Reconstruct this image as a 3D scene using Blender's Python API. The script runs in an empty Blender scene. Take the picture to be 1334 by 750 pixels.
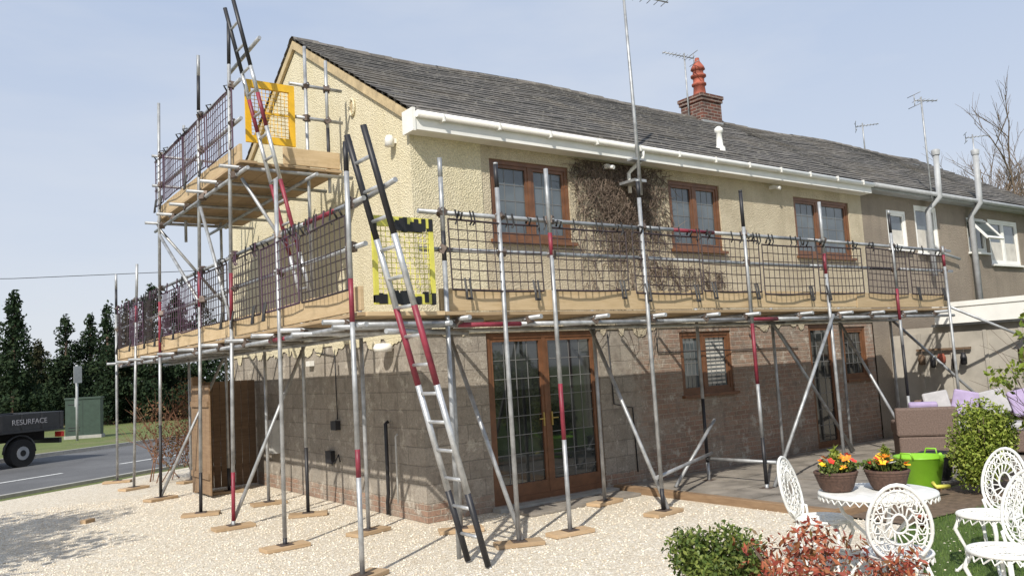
import bpy, math, random
import numpy as np
from mathutils import Vector, Matrix
random.seed(7); rng=np.random.default_rng(7)
S=bpy.context.scene
V=Vector
# ------------------------------------------------------------------ node helpers
def newmat(name):
    m=bpy.data.materials.new(name); m.use_nodes=True; nt=m.node_tree
    return m,nt,nt.nodes['Principled BSDF']
def N(nt,t,**kw):
    n=nt.nodes.new(t)
    for k,v in kw.items(): setattr(n,k,v)
    return n
def L(nt,a,b): nt.links.new(a,b)
def c4(c): return (c[0],c[1],c[2],1)
def coords(nt,kind='Object'):
    return N(nt,'ShaderNodeTexCoord').outputs[kind]
def noise(nt,vec,scale,detail=4,rough=.6):
    n=N(nt,'ShaderNodeTexNoise'); n.inputs['Scale'].default_value=scale; n.inputs['Detail'].default_value=detail
    n.inputs['Roughness'].default_value=rough; L(nt,vec,n.inputs['Vector']); return n.outputs['Fac']
def ramp(nt,fac,stops):
    r=N(nt,'ShaderNodeValToRGB'); cr=r.color_ramp
    while len(cr.elements)<len(stops): cr.elements.new(.5)
    for e,(p,c) in zip(cr.elements,stops):
        e.position=p; e.color=c4(c) if hasattr(c,'__len__') else (c,c,c,1)
    L(nt,fac,r.inputs['Fac']); return r.outputs['Color']
def mix(nt,f,a,b,mode='MIX'):
    n=N(nt,'ShaderNodeMix',data_type='RGBA',blend_type=mode)
    for sock,v in ((n.inputs[0],f),(n.inputs[6],a),(n.inputs[7],b)):
        if isinstance(v,(int,float)): sock.default_value=v if sock==n.inputs[0] else (v,v,v,1)
        elif isinstance(v,tuple): sock.default_value=c4(v)
        else: L(nt,v,sock)
    return n.outputs[2]
def bump(nt,bsdf,h,strength=.5,dist=.02):
    b=N(nt,'ShaderNodeBump'); b.inputs['Strength'].default_value=strength; b.inputs['Distance'].default_value=dist
    L(nt,h,b.inputs['Height']); L(nt,b.outputs['Normal'],bsdf.inputs['Normal'])
def simple(name,col,rough=.6,metal=0,var=.15,scale=6,bs=0,bscale=60,spec=None):
    m,nt,b=newmat(name); v=coords(nt)
    f=noise(nt,v,scale)
    lo=tuple(x*(1-var) for x in col); hi=tuple(min(1,x*(1+var)) for x in col)
    L(nt,ramp(nt,f,[(.3,lo),(.7,hi)]),b.inputs['Base Color'])
    b.inputs['Roughness'].default_value=rough; b.inputs['Metallic'].default_value=metal
    if spec is not None: b.inputs['Specular IOR Level'].default_value=spec
    if bs: bump(nt,b,noise(nt,v,bscale),bs,.01)
    return m
# ------------------------------------------------------------------ mesh builder
class MB:
    def __init__(s): s.v=[];s.f=[];s.m=[];s.s=[];s.mats=[]
    def mi(s,m):
        if m not in s.mats: s.mats.append(m)
        return s.mats.index(m)
    def add(s,vs,fs,m,smooth=False):
        o=len(s.v); s.v+=[tuple(p) for p in vs]; k=s.mi(m)
        for f in fs: s.f.append(tuple(i+o for i in f)); s.m.append(k); s.s.append(smooth)
    def quad(s,a,b,c,d,m): s.add([a,b,c,d],[(0,1,2,3)],m)
    def box(s,lo,hi,m,M=None):
        x0,y0,z0=lo;x1,y1,z1=hi
        vs=[V(p) for p in [(x0,y0,z0),(x1,y0,z0),(x1,y1,z0),(x0,y1,z0),(x0,y0,z1),(x1,y0,z1),(x1,y1,z1),(x0,y1,z1)]]
        if M is not None: vs=[M@p for p in vs]
        s.add(vs,[(0,3,2,1),(4,5,6,7),(0,1,5,4),(1,2,6,5),(2,3,7,6),(3,0,4,7)],m)
    def path(s,pts,r,m,n=8,closed=False,cap=True):
        pts=[V(p) for p in pts]; K=len(pts); rr=r if hasattr(r,'__len__') else [r]*K
        o=len(s.v); up=None
        for i,p in enumerate(pts):
            if closed: t=pts[(i+1)%K]-pts[i-1]
            else: t=pts[min(i+1,K-1)]-pts[max(i-1,0)]
            t.normalize()
            if up is None:
                up=V((0,0,1)) if abs(t.z)<.9 else V((1,0,0))
            a=t.cross(up)
            if a.length<1e-4: a=t.cross(V((0,1,0)))
            a.normalize(); bb=a.cross(t); up=bb
            for k in range(n):
                th=2*math.pi*k/n
                s.v.append(tuple(p+(a*math.cos(th)+bb*math.sin(th))*rr[i]))
        kk=s.mi(m)
        R=K if closed else K-1
        for i in range(R):
            for k in range(n):
                j=(i+1)%K
                s.f.append((o+i*n+k,o+i*n+(k+1)%n,o+j*n+(k+1)%n,o+j*n+k)); s.m.append(kk); s.s.append(n>4)
        if cap and not closed:
            s.f.append(tuple(o+k for k in range(n))[::-1]); s.m.append(kk); s.s.append(False)
            s.f.append(tuple(o+(K-1)*n+k for k in range(n))); s.m.append(kk); s.s.append(False)
    def tube(s,a,b,r,m,n=8): s.path([a,b],r,m,n)
    def lathe(s,prof,c,m,n=16):
        o=len(s.v);k=s.mi(m)
        for (r,z) in prof:
            for i in range(n):
                t=2*math.pi*i/n; s.v.append((c[0]+r*math.cos(t),c[1]+r*math.sin(t),c[2]+z))
        for j in range(len(prof)-1):
            for i in range(n):
                s.f.append((o+j*n+i,o+j*n+(i+1)%n,o+(j+1)*n+(i+1)%n,o+(j+1)*n+i)); s.m.append(k); s.s.append(True)
    def make(s,name,parent=None,bevel=0):
        me=bpy.data.meshes.new(name); me.from_pydata(s.v,[],s.f); 
        for m in s.mats: me.materials.append(m)
        me.polygons.foreach_set('material_index',s.m); me.polygons.foreach_set('use_smooth',s.s); me.update()
        o=bpy.data.objects.new(name,me); S.collection.objects.link(o)
        if parent: o.parent=parent
        if bevel:
            b=o.modifiers.new('b','BEVEL'); b.width=bevel; b.segments=2; b.limit_method='ANGLE'
        return o
def empty(name,loc=(0,0,0),rz=0):
    e=bpy.data.objects.new(name,None); S.collection.objects.link(e); e.location=loc; e.rotation_euler=(0,0,rz); return e
# ------------------------------------------------------------------ camera
Xc=V((.8085,-.0099,-.5884));Yc=V((-.5857,-.1109,-.8029));Zc=V((-.0573,.9937,-.0955))
q=Matrix((Xc,Yc,Zc)).to_quaternion()
cd=bpy.data.cameras.new('camera'); cam=bpy.data.objects.new('camera',cd); S.collection.objects.link(cam)
cam.rotation_mode='QUATERNION'; cam.rotation_quaternion=q; cam.location=(-4.991,-8.788,1.807)
cd.sensor_width=36; cd.lens=1072/1334*36; cd.clip_end=2000; S.camera=cam
# ------------------------------------------------------------------ light
S.view_settings.view_transform='Standard'; S.view_settings.look='None'; S.view_settings.exposure=0
sd=V((-.62,-.44,.66)).normalized()
sl=bpy.data.lights.new('sun','SUN'); so=bpy.data.objects.new('sun',sl); S.collection.objects.link(so)
sl.energy=5.0; sl.angle=math.radians(.6); sl.color=(1,.945,.85)
so.rotation_euler=sd.to_track_quat('Z','Y').to_euler(); so.location=(-10,-10,20)
W=bpy.data.worlds.new('World'); S.world=W; W.use_nodes=True; nt=W.node_tree
bg=nt.nodes['Background']; bg.inputs['Strength'].default_value=.1
sk=N(nt,'ShaderNodeTexSky',sky_type='NISHITA'); sk.sun_disc=False
sk.sun_elevation=math.asin(sd.z); sk.sun_rotation=math.atan2(sd.x,sd.y)%(2*math.pi); sk.dust_density=2.5; sk.air_density=1.1
g=coords(nt,'Generated')
mp=N(nt,'ShaderNodeMapping'); L(nt,g,mp.inputs['Vector']); mp.inputs['Scale'].default_value=(1,1.6,4.5); mp.inputs['Rotation'].default_value=(.1,.25,.5)
cl=noise(nt,mp.outputs['Vector'],1.6,7,.55)
sz=N(nt,'ShaderNodeSeparateXYZ'); L(nt,g,sz.inputs[0])
haze=ramp(nt,sz.outputs[2],[(0.0,(.80,.84,.90)),(.18,(.66,.735,.87)),(.55,(.44,.56,.79))])
haze=mix(nt,ramp(nt,cl,[(.42,0.),(.75,.6)]),haze,(.82,.85,.90))
hs=N(nt,'ShaderNodeVectorMath',operation='SCALE'); L(nt,haze,hs.inputs[0]); hs.inputs[3].default_value=10
L(nt,mix(nt,.88,sk.outputs['Color'],hs.outputs[0]),bg.inputs['Color'])
# ------------------------------------------------------------------ materials
def render_wall(name,c1,c2,c3,pscale=.9):
    m,nt,b=newmat(name); v=coords(nt)
    big=noise(nt,v,pscale,5,.65); fine=noise(nt,v,55,3,.7)
    mpn=N(nt,'ShaderNodeMapping'); L(nt,v,mpn.inputs['Vector']); mpn.inputs['Scale'].default_value=(2.5,2.5,.35)
    streak=noise(nt,mpn.outputs['Vector'],2.0,5,.6)
    col=ramp(nt,big,[(.35,c1),(.6,c2)])
    col=mix(nt,ramp(nt,streak,[(.5,0.),(.78,.55)]),col,c3)
    col=mix(nt,ramp(nt,noise(nt,v,7,5,.75),[(.55,0.),(.75,.35)]),col,c3)
    col=mix(nt,1,col,ramp(nt,fine,[(.35,.72),(.6,1.)]),'MULTIPLY')
    L(nt,col,b.inputs['Base Color']); b.inputs['Roughness'].default_value=.95
    vo=N(nt,'ShaderNodeTexVoronoi'); vo.inputs['Scale'].default_value=52; L(nt,v,vo.inputs['Vector'])
    h=N(nt,'ShaderNodeMath',operation='ADD'); L(nt,fine,h.inputs[0]); L(nt,vo.outputs['Distance'],h.inputs[1])
    bump(nt,b,h.outputs[0],.75,.016)
    return m
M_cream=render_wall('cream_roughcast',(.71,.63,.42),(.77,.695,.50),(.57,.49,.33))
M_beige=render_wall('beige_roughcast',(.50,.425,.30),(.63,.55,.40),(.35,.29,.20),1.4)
M_neigh=render_wall('brown_roughcast',(.26,.215,.17),(.33,.275,.215),(.2,.165,.13))
def lower_wall():
    m,nt,b=newmat('stripped_masonry'); v=coords(nt)
    sx=N(nt,'ShaderNodeSeparateXYZ'); L(nt,v,sx.inputs[0])
    ad=N(nt,'ShaderNodeMath',operation='ADD'); L(nt,sx.outputs[0],ad.inputs[0]); L(nt,sx.outputs[1],ad.inputs[1])
    cb=N(nt,'ShaderNodeCombineXYZ'); L(nt,ad.outputs[0],cb.inputs[0]); L(nt,sx.outputs[2],cb.inputs[1])
    uv=cb.outputs[0]
    def brick(w,h,mo,c1,c2,cm):
        k=N(nt,'ShaderNodeTexBrick'); L(nt,uv,k.inputs['Vector']); k.inputs['Scale'].default_value=1
        k.inputs['Brick Width'].default_value=w;k.inputs['Row Height'].default_value=h;k.inputs['Mortar Size'].default_value=mo
        k.inputs['Mortar Smooth'].default_value=.6
        k.inputs['Color1'].default_value=c4(c1);k.inputs['Color2'].default_value=c4(c2);k.inputs['Mortar'].default_value=c4(cm)
        return k
    bl=brick(.45,.225,.009,(.40,.355,.30),(.31,.275,.23),(.25,.22,.185))
    br=brick(.225,.075,.009,(.38,.235,.165),(.29,.19,.14),(.42,.36,.29))
    n0=noise(nt,v,1.6,5,.7); n1=noise(nt,v,5,5,.7); n2=noise(nt,v,40,4,.7)
    mx=N(nt,'ShaderNodeMath',operation='MULTIPLY_ADD'); L(nt,n1,mx.inputs[0]); mx.inputs[1].default_value=1.6; L(nt,sx.outputs[0],mx.inputs[2])
    fx=N(nt,'ShaderNodeMapRange'); L(nt,mx.outputs[0],fx.inputs[0]); fx.inputs[1].default_value=4.3; fx.inputs[2].default_value=4.8
    mz=N(nt,'ShaderNodeMath',operation='MULTIPLY_ADD'); L(nt,n1,mz.inputs[0]); mz.inputs[1].default_value=.15; L(nt,sx.outputs[2],mz.inputs[2])
    fz=N(nt,'ShaderNodeMath',operation='LESS_THAN'); L(nt,mz.outputs[0],fz.inputs[0]); fz.inputs[1].default_value=.30
    ff=N(nt,'ShaderNodeMath',operation='MAXIMUM'); L(nt,fx.outputs[0],ff.inputs[0]); L(nt,fz.outputs[0],ff.inputs[1])
    col=mix(nt,ff.outputs[0],bl.outputs['Color'],br.outputs['Color'])
    col=mix(nt,ramp(nt,n0,[(.44,0.),(.62,.7)]),col,(.38,.33,.27))
    col=mix(nt,ramp(nt,n1,[(.52,0.),(.64,.6)]),col,(.21,.175,.145))
    col=mix(nt,ramp(nt,noise(nt,v,3.1,7,.8),[(.55,0.),(.61,.8)]),col,(.56,.51,.43))
    col=mix(nt,ramp(nt,noise(nt,v,14,5,.8),[(.56,0.),(.66,.5)]),col,(.18,.15,.125))
    col=mix(nt,1,col,ramp(nt,n2,[(.3,.65),(.65,1.)]),'MULTIPLY')
    L(nt,col,b.inputs['Base Color']); b.inputs['Roughness'].default_value=.95
    hm=mix(nt,ff.outputs[0],bl.outputs['Fac'],br.outputs['Fac'])
    h=mix(nt,.5,n2,hm,'SUBTRACT'); bump(nt,b,h,.7,.018)
    return m
M_lower=lower_wall()
NROW=24; ROW_Y=3.85/NROW
def roof_mat():
    m,nt,b=newmat('roof_tiles'); v=coords(nt)
    sx=N(nt,'ShaderNodeSeparateXYZ'); L(nt,v,sx.inputs[0])
    mm=N(nt,'ShaderNodeMath',operation='ADD'); L(nt,sx.outputs[1],mm.inputs[0]); mm.inputs[1].default_value=.25
    cb=N(nt,'ShaderNodeCombineXYZ'); L(nt,sx.outputs[0],cb.inputs[0]); L(nt,mm.outputs[0],cb.inputs[1])
    k=N(nt,'ShaderNodeTexBrick'); L(nt,cb.outputs[0],k.inputs['Vector']); k.inputs['Scale'].default_value=1
    k.inputs['Brick Width'].default_value=.26;k.inputs['Row Height'].default_value=ROW_Y;k.inputs['Mortar Size'].default_value=.005
    k.inputs['Color1'].default_value=(.175,.158,.142,1);k.inputs['Color2'].default_value=(.085,.078,.072,1);k.inputs['Mortar'].default_value=(.03,.03,.03,1)
    col=mix(nt,ramp(nt,noise(nt,v,.8,6,.7),[(.45,0.),(.7,.6)]),k.outputs['Color'],(.14,.118,.09))
    col=mix(nt,ramp(nt,noise(nt,v,9,6,.75),[(.52,0.),(.66,.75)]),col,(.25,.235,.205))
    L(nt,col,b.inputs['Base Color']); b.inputs['Roughness'].default_value=.85
    bump(nt,b,noise(nt,v,30),.5,.01)
    return m
M_roof=roof_mat()
M_white=simple('white_upvc',(.77,.76,.72),.45,var=.08,scale=2.5)
M_frame=simple('oak_brown_frame',(.155,.068,.032),.45,var=.25,scale=9)
M_lead=simple('lead_strip',(.16,.16,.16),.5)
def glassm(name,c,c2):
    m,nt,b=newmat(name); v=coords(nt)
    L(nt,ramp(nt,noise(nt,v,1.3,2),[(.4,c),(.6,c2)]),b.inputs['Base Color'])
    b.inputs['Roughness'].default_value=.04; b.inputs['Specular IOR Level'].default_value=.8
    b.inputs['Coat Weight'].default_value=.5; b.inputs['Coat Roughness'].default_value=.02
    bump(nt,b,noise(nt,v,1.8,1),.03,.02)
    return m
M_glass=glassm('window_glass',(.06,.075,.085),(.11,.13,.14))
M_glassd=glassm('door_glass',(.010,.012,.014),(.035,.04,.04))
M_curt=simple('curtain',(.55,.52,.47),.9)
M_steel=simple('galvanised_tube',(.36,.37,.38),.5,.45,.35,7)
M_red=simple('maroon_paint',(.20,.022,.04),.5,var=.35,scale=8)
M_blk=simple('black_paint',(.018,.018,.022),.5,var=.4)
M_coup=simple('rusty_coupler',(.13,.10,.085),.6,.5,.4,20)
def woodm(name,a,bc,sc=3):
    m,nt,b=newmat(name); v=coords(nt)
    mpn=N(nt,'ShaderNodeMapping'); L(nt,v,mpn.inputs['Vector']); mpn.inputs['Scale'].default_value=(1,1,8)
    f=noise(nt,mpn.outputs['Vector'],sc,6,.7)
    col=ramp(nt,f,[(.3,a),(.7,bc)])
    col=mix(nt,ramp(nt,noise(nt,v,2.2,6,.75),[(.55,0.),(.72,.45)]),col,tuple(x*.5 for x in a))
    geo=N(nt,'ShaderNodeNewGeometry')
    col=mix(nt,1,col,ramp(nt,geo.outputs['Random Per Island'],[(0,.72),(1,1.)]),'MULTIPLY')
    L(nt,col,b.inputs['Base Color']); b.inputs['Roughness'].default_value=.8
    bump(nt,b,f,.3,.01); return m
M_toe=woodm('toe_board_wood',(.52,.38,.21),(.66,.50,.31))
M_deck=woodm('deck_board_wood',(.32,.22,.12),(.48,.35,.21))
M_sole=woodm('sole_board_wood',(.40,.27,.15),(.55,.40,.25))
M_fence=woodm('fence_wood',(.13,.085,.055),(.22,.145,.09))
M_fencel=woodm('fence_wood_light',(.24,.15,.085),(.36,.24,.14))
M_yel=simple('yellow_paint',(.72,.42,.02),.45,var=.12)
M_brass=simple('brass',(.5,.36,.12),.35,.7)
M_yelg=simple('lime_yellow_paint',(.60,.56,.10),.5,var=.15)
M_mesh=simple('brick_guard_plastic',(.03,.018,.022),.6,var=.3)
M_mesh2=simple('purple_guard_plastic',(.06,.026,.052),.6,var=.3)
M_strap=simple('black_strap',(.012,.012,.014),.5)
M_alu=simple('ladder_aluminium',(.48,.49,.50),.4,.55,.25,10)
M_chair=simple('white_cast_metal',(.72,.72,.69),.5,var=.14,scale=14)
# ------------------------------------------------------------------ ground
def sheet(name,pts,z,mat,th=0):
    me=bpy.data.meshes.new(name); me.from_pydata([(x,y,z) for x,y in pts],[],[tuple(range(len(pts)))]); me.materials.append(mat)
    o=bpy.data.objects.new(name,me); S.collection.objects.link(o)
    return o
def grassm(name,a,b_,bare=None):
    m,nt,b=newmat(name); v=coords(nt)
    col=ramp(nt,noise(nt,v,1.2,8,.75),[(.35,a),(.65,b_)])
    if bare: col=mix(nt,ramp(nt,noise(nt,v,.35,6,.7),[(.5,0.),(.65,.8)]),col,bare)
    col=mix(nt,1,col,ramp(nt,noise(nt,v,60,3,.7),[(.3,.5),(.65,1.)]),'MULTIPLY')
    L(nt,col,b.inputs['Base Color']); b.inputs['Roughness'].default_value=.95
    bump(nt,b,noise(nt,v,80,3),.8,.03); return m
M_field=grassm('field_grass',(.13,.18,.04),(.21,.24,.075),(.24,.22,.11))
M_lawn=grassm('lawn_grass',(.07,.13,.022),(.12,.18,.035))
sheet('ground',[(-600,-600),(600,-600),(600,600),(-600,600)],-.012,M_field)
def gravelm():
    m,nt,b=newmat('limestone_gravel'); v=coords(nt)
    vo=N(nt,'ShaderNodeTexVoronoi'); vo.inputs['Scale'].default_value=40; L(nt,v,vo.inputs['Vector'])
    vd=N(nt,'ShaderNodeTexVoronoi',feature='DISTANCE_TO_EDGE'); vd.inputs['Scale'].default_value=40; L(nt,v,vd.inputs['Vector'])
    bw=N(nt,'ShaderNodeSeparateColor'); L(nt,vo.outputs['Color'],bw.inputs[0])
    col=ramp(nt,bw.outputs[0],[(0,(.60,.51,.38)),(.3,(.75,.665,.53)),(.8,(.84,.765,.63)),(1,(.89,.84,.75))])
    col=mix(nt,1,col,ramp(nt,vd.outputs['Distance'],[(0.,.55),(.14,1.)]),'MULTIPLY')
    col=mix(nt,ramp(nt,noise(nt,v,.6,7,.75),[(.50,0.),(.72,.5)]),col,(.55,.46,.34))
    L(nt,col,b.inputs['Base Color']); b.inputs['Roughness'].default_value=.9
    bump(nt,b,ramp(nt,vd.outputs['Distance'],[(0,0.),(.3,1.)]),.6,.012); return m
M_gravel=gravelm()
E0=V((-3.69,8.93)); rd=V((.85,.527)).normalized(); rn=V((-rd.y,rd.x))
def RP(a,b): p=E0+rd*a+rn*b; return (p.x,p.y)
sheet('gravel_drive',[(-30,-14),(3.1,-14),(3.1,.5),(12,.5),(12,12),RP(25,-.5),RP(-30,-.5)],0,M_gravel)
m,nt,b=newmat('asphalt'); v=coords(nt)
col=ramp(nt,noise(nt,v,.5,6,.7),[(.35,(.11,.11,.113)),(.65,(.17,.17,.172))])
col=mix(nt,1,col,ramp(nt,noise(nt,v,90,2),[(.35,.6),(.65,1.)]),'MULTIPLY'); L(nt,col,b.inputs['Base Color']); b.inputs['Roughness'].default_value=.85
M_asph=m
sheet('road',[RP(-120,0),RP(200,0),RP(200,7.4),RP(-120,7.4)],.004,M_asph)
M_line=simple('road_paint',(.68,.68,.66),.7,var=.2,scale=9)
M_kerb=simple('kerb_concrete',(.36,.35,.32),.9,bs=.3)
mb=MB()
for i in range(-18,30):
    a=i*4.2+.6; p=[RP(a,2.3),RP(a+2.6,2.3),RP(a+2.6,2.42),RP(a,2.42)]
    mb.quad(*[(x,y,.009) for x,y in p],M_line)
mb.make('road_marking')
M_r=Matrix.Translation((E0.x,E0.y,0))@Matrix.Rotation(math.atan2(rd.y,rd.x),4,'Z')
mb=MB()
for i in range(-60,100): mb.box((i*.92,7.4,-.02),(i*.92+.91,7.53,.11),M_kerb,M_r)
for i in range(-30,60): mb.box((i*.92,-.14,-.02),(i*.92+.91,0,.05),M_kerb,M_r)
mb.make('kerb')
sheet('verge',[RP(-120,7.52),RP(200,7.52),RP(200,40),RP(-120,40)],.09,M_field)
def scatter_stones():
    n=15000
    t=(1+5**.5)/2
    iv=np.array([(-1,t,0),(1,t,0),(-1,-t,0),(1,-t,0),(0,-1,t),(0,1,t),(0,-1,-t),(0,1,-t),(t,0,-1),(t,0,1),(-t,0,-1),(-t,0,1)])/1.9
    fi=np.array([(0,11,5),(0,5,1),(0,1,7),(0,7,10),(0,10,11),(1,5,9),(5,11,4),(11,10,2),(10,7,6),(7,1,8),(3,9,4),(3,4,2),(3,2,6),(3,6,8),(3,8,9),(4,9,5),(2,4,11),(6,2,10),(8,6,7),(9,8,1)])
    r=rng.random(n)**.7
    x=-4.5+rng.random(n)*7.4; y=-5.5+12*r
    x2=x-(y+2)*.15
    ok=~((x2>-.05)&(y>-.05)); x2=x2[ok];y=y[ok]; n=len(x2)
    sc=rng.uniform(.006,.014,(n,1,3)); sc[:,:,2]*=.6
    vs=iv[None]*sc*rng.uniform(.8,1.2,(n,12,1))
    a=rng.random(n)*6.28; ca,sa=np.cos(a)[:,None],np.sin(a)[:,None]
    X=vs[:,:,0]*ca-vs[:,:,1]*sa+x2[:,None]; Y=vs[:,:,0]*sa+vs[:,:,1]*ca+y[:,None]; Z=vs[:,:,2]+.004
    P=np.stack([X,Y,Z],-1).reshape(-1,3); Fc=(fi[None]+np.arange(n)[:,None,None]*12).reshape(-1,3)
    return P,Fc
def npmesh(name,P,Fc,mat,parent=None):
    me=bpy.data.meshes.new(name); k=Fc.shape[1]
    me.vertices.add(len(P)); me.vertices.foreach_set('co',P.astype(np.float32).ravel())
    me.loops.add(Fc.size); me.loops.foreach_set('vertex_index',Fc.astype(np.int32).ravel())
    me.polygons.add(len(Fc)); me.polygons.foreach_set('loop_start',np.arange(len(Fc),dtype=np.int32)*k)
    me.update(calc_edges=True); me.materials.append(mat)
    o=bpy.data.objects.new(name,me); S.collection.objects.link(o)
    if parent: o.parent=parent
    return o
m,nt,b=newmat('stone'); geo=N(nt,'ShaderNodeNewGeometry')
L(nt,ramp(nt,geo.outputs['Random Per Island'],[(0,(.58,.49,.37)),(.3,(.76,.675,.54)),(1,(.87,.81,.71))]),b.inputs['Base Color']); b.inputs['Roughness'].default_value=.9
npmesh('gravel_stones',*scatter_stones(),m)
# patio
M_slab=simple('patio_slab',(.23,.205,.175),.9,var=.4,scale=2.5,bs=.5)
mb=MB()
x=3.1
while x<10.5:
    y=-3.4
    while y<-.02:
        h=.055+random.uniform(-.006,.006); mb.box((x+.008,y+.008,-.03),(min(x+.6,10.5)-.008,min(y+.6,-.02)-.008,h),M_slab); y+=.6
    x+=.6
mb.box((3.1,-3.4,-.03),(10.5,0,.03),M_coup)
mb.make('patio')
mb=MB()
mb.box((2.98,-3.5,-.05),(3.09,-.05,.09),M_fencel); mb.box((3.1,-3.52,-.05),(5.2,-3.41,.085),M_fencel)
mb.make('timber_edging',bevel=.006)
lawn=[(1.75,-4.85),(2.3,-4.45),(3.0,-4.25),(4.2,-4.3),(6,-4.6),(10.5,-4.6),(10.5,-14),(-2,-14),(0.9,-6.6),(1.25,-5.6)]
sheet('lawn',lawn,.006,M_lawn)
sheet('planting_bed',[(3.15,-3.53),(10.4,-3.42),(10.4,-4.6),(6,-4.6),(4.2,-4.3),(3.1,-4.2)],.010,simple('bed_soil',(.13,.09,.06),.95,var=.4,scale=12,bs=.8))
n=26000
bx=1.2+rng.random(n)*4.3; by=-6.9+rng.random(n)*2.7
def inpoly(x,y,poly):
    r=np.zeros(len(x),bool); j=len(poly)-1
    for i in range(len(poly)):
        xi,yi=poly[i];xj,yj=poly[j]
        c=((yi>y)!=(yj>y))&(x<(xj-xi)*(y-yi)/(yj-yi+1e-9)+xi); r^=c; j=i
    return r
ok=inpoly(bx,by,lawn); bx=bx[ok];by=by[ok];n=len(bx)
a=rng.random(n)*6.28; h=rng.uniform(.02,.05,n); w=.003
P=np.stack([np.stack([bx-w*np.cos(a),by-w*np.sin(a),np.full(n,.005)],-1),np.stack([bx+w*np.cos(a),by+w*np.sin(a),np.full(n,.005)],-1),
  np.stack([bx+rng.normal(0,.012,n),by+rng.normal(0,.012,n),h],-1)],1).reshape(-1,3)
def leafm(name,cs,rough=.7):
    m,nt,b=newmat(name); geo=N(nt,'ShaderNodeNewGeometry'); v=coords(nt)
    st=[(i/(len(cs)-1),c) for i,c in enumerate(cs)]
    col=ramp(nt,geo.outputs['Random Per Island'],st)
    col=mix(nt,1,col,ramp(nt,noise(nt,v,3,3),[(.3,.6),(.7,1.)]),'MULTIPLY')
    L(nt,col,b.inputs['Base Color']); b.inputs['Roughness'].default_value=rough; b.inputs['Specular IOR Level'].default_value=.25; return m
M_blade=leafm('grass_blades',[(.06,.12,.02),(.12,.20,.04),(.16,.22,.06)])
npmesh('grass',P,np.arange(len(P)).reshape(-1,3),M_blade)
# ------------------------------------------------------------------ house
house=empty('house'); nei=empty('terraced_house')
def wall(mb,f,a0,a1,z0,z1,ops,mat,rev=.1,revmat=None):
    A=sorted({a0,a1}|{min(max(o[i],a0),a1) for o in ops for i in (0,1)}); Z=sorted({z0,z1}|{min(max(o[i],z0),z1) for o in ops for i in (2,3)})
    for i in range(len(A)-1):
        for j in range(len(Z)-1):
            ca=(A[i]+A[i+1])/2;cz=(Z[j]+Z[j+1])/2
            if any(o[0]<ca<o[1] and o[2]<cz<o[3] for o in ops): continue
            mb.quad(f(A[i],Z[j],0),f(A[i+1],Z[j],0),f(A[i+1],Z[j+1],0),f(A[i],Z[j+1],0),mat)
    rm=revmat or mat
    for o in ops:
        x0,x1,y0,y1=o
        if y1<=z0 or y0>=z1: continue
        y0=max(y0,z0);y1=min(y1,z1)
        mb.quad(f(x0,y0,0),f(x0,y0,rev),f(x0,y1,rev),f(x0,y1,0),rm); mb.quad(f(x1,y0,0),f(x1,y1,0),f(x1,y1,rev),f(x1,y0,rev),rm)
        mb.quad(f(x0,y1,0),f(x1,y1,0),f(x1,y1,rev),f(x0,y1,rev),rm); mb.quad(f(x0,y0,0),f(x1,y0,0),f(x1,y0,rev),f(x0,y0,rev),rm)
fF=lambda a,z,d:(a,d,z)
up=[(1.19,2.56,3.5,4.59),(4.6,5.82,3.5,4.60),(7.85,9.6,3.5,4.58)]
lo=[(1.0,2.92,.06,2.26),(4.62,5.84,1.22,2.2),(7.97,8.75,.06,2.26),(9.02,9.8,1.22,2.2)]
ZS=2.27
mb=MB()
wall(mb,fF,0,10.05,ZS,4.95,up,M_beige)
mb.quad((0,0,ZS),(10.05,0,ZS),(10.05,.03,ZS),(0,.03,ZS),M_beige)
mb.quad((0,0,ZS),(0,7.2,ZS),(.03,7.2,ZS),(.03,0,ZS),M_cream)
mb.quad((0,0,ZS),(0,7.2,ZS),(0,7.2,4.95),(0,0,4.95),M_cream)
mb.add([(0,0,4.95),(0,7.2,4.95),(0,3.6,7.13)],[(0,1,2)],M_cream)
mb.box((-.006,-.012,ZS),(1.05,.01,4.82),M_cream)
mb.quad((0,7.2,0),(10.05,7.2,0),(10.05,7.2,4.95),(0,7.2,4.95),M_beige)
mb.make('rendered_walls',house)
mb=MB()
fL=lambda a,z,d:(a,.02+d,z)
wall(mb,fL,.02,10.05,0,ZS,lo,M_lower)
mb.quad((.02,.02,0),(.02,7.2,0),(.02,7.2,ZS),(.02,.02,ZS),M_lower)
for i in range(60):
    x=random.uniform(.1,9.9); w_=random.uniform(.06,.3); h_=random.uniform(.02,.10)
    if any(o[0]-w_<x<o[1]+.02 and o[3]>2.1 for o in lo): continue
    mb.add([(x,.003,ZS),(x+w_,.003,ZS),(x+w_*.8,.004,ZS-h_),(x+w_*.4,.004,ZS-h_*1.3),(x+w_*.1,.004,ZS-h_*.7)],[(0,4,3,2,1)],M_beige)
for i in range(45):
    y=random.uniform(.1,6.8); w_=random.uniform(.06,.35); h_=random.uniform(.02,.12)
    mb.add([(.003,y,ZS),(.003,y+w_,ZS),(.004,y+w_*.8,ZS-h_),(.004,y+w_*.4,ZS-h_*1.3),(.004,y+w_*.1,ZS-h_*.7)],[(0,1,2,3,4)],M_cream)
mb.make('stripped_lower_walls',house)
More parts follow.
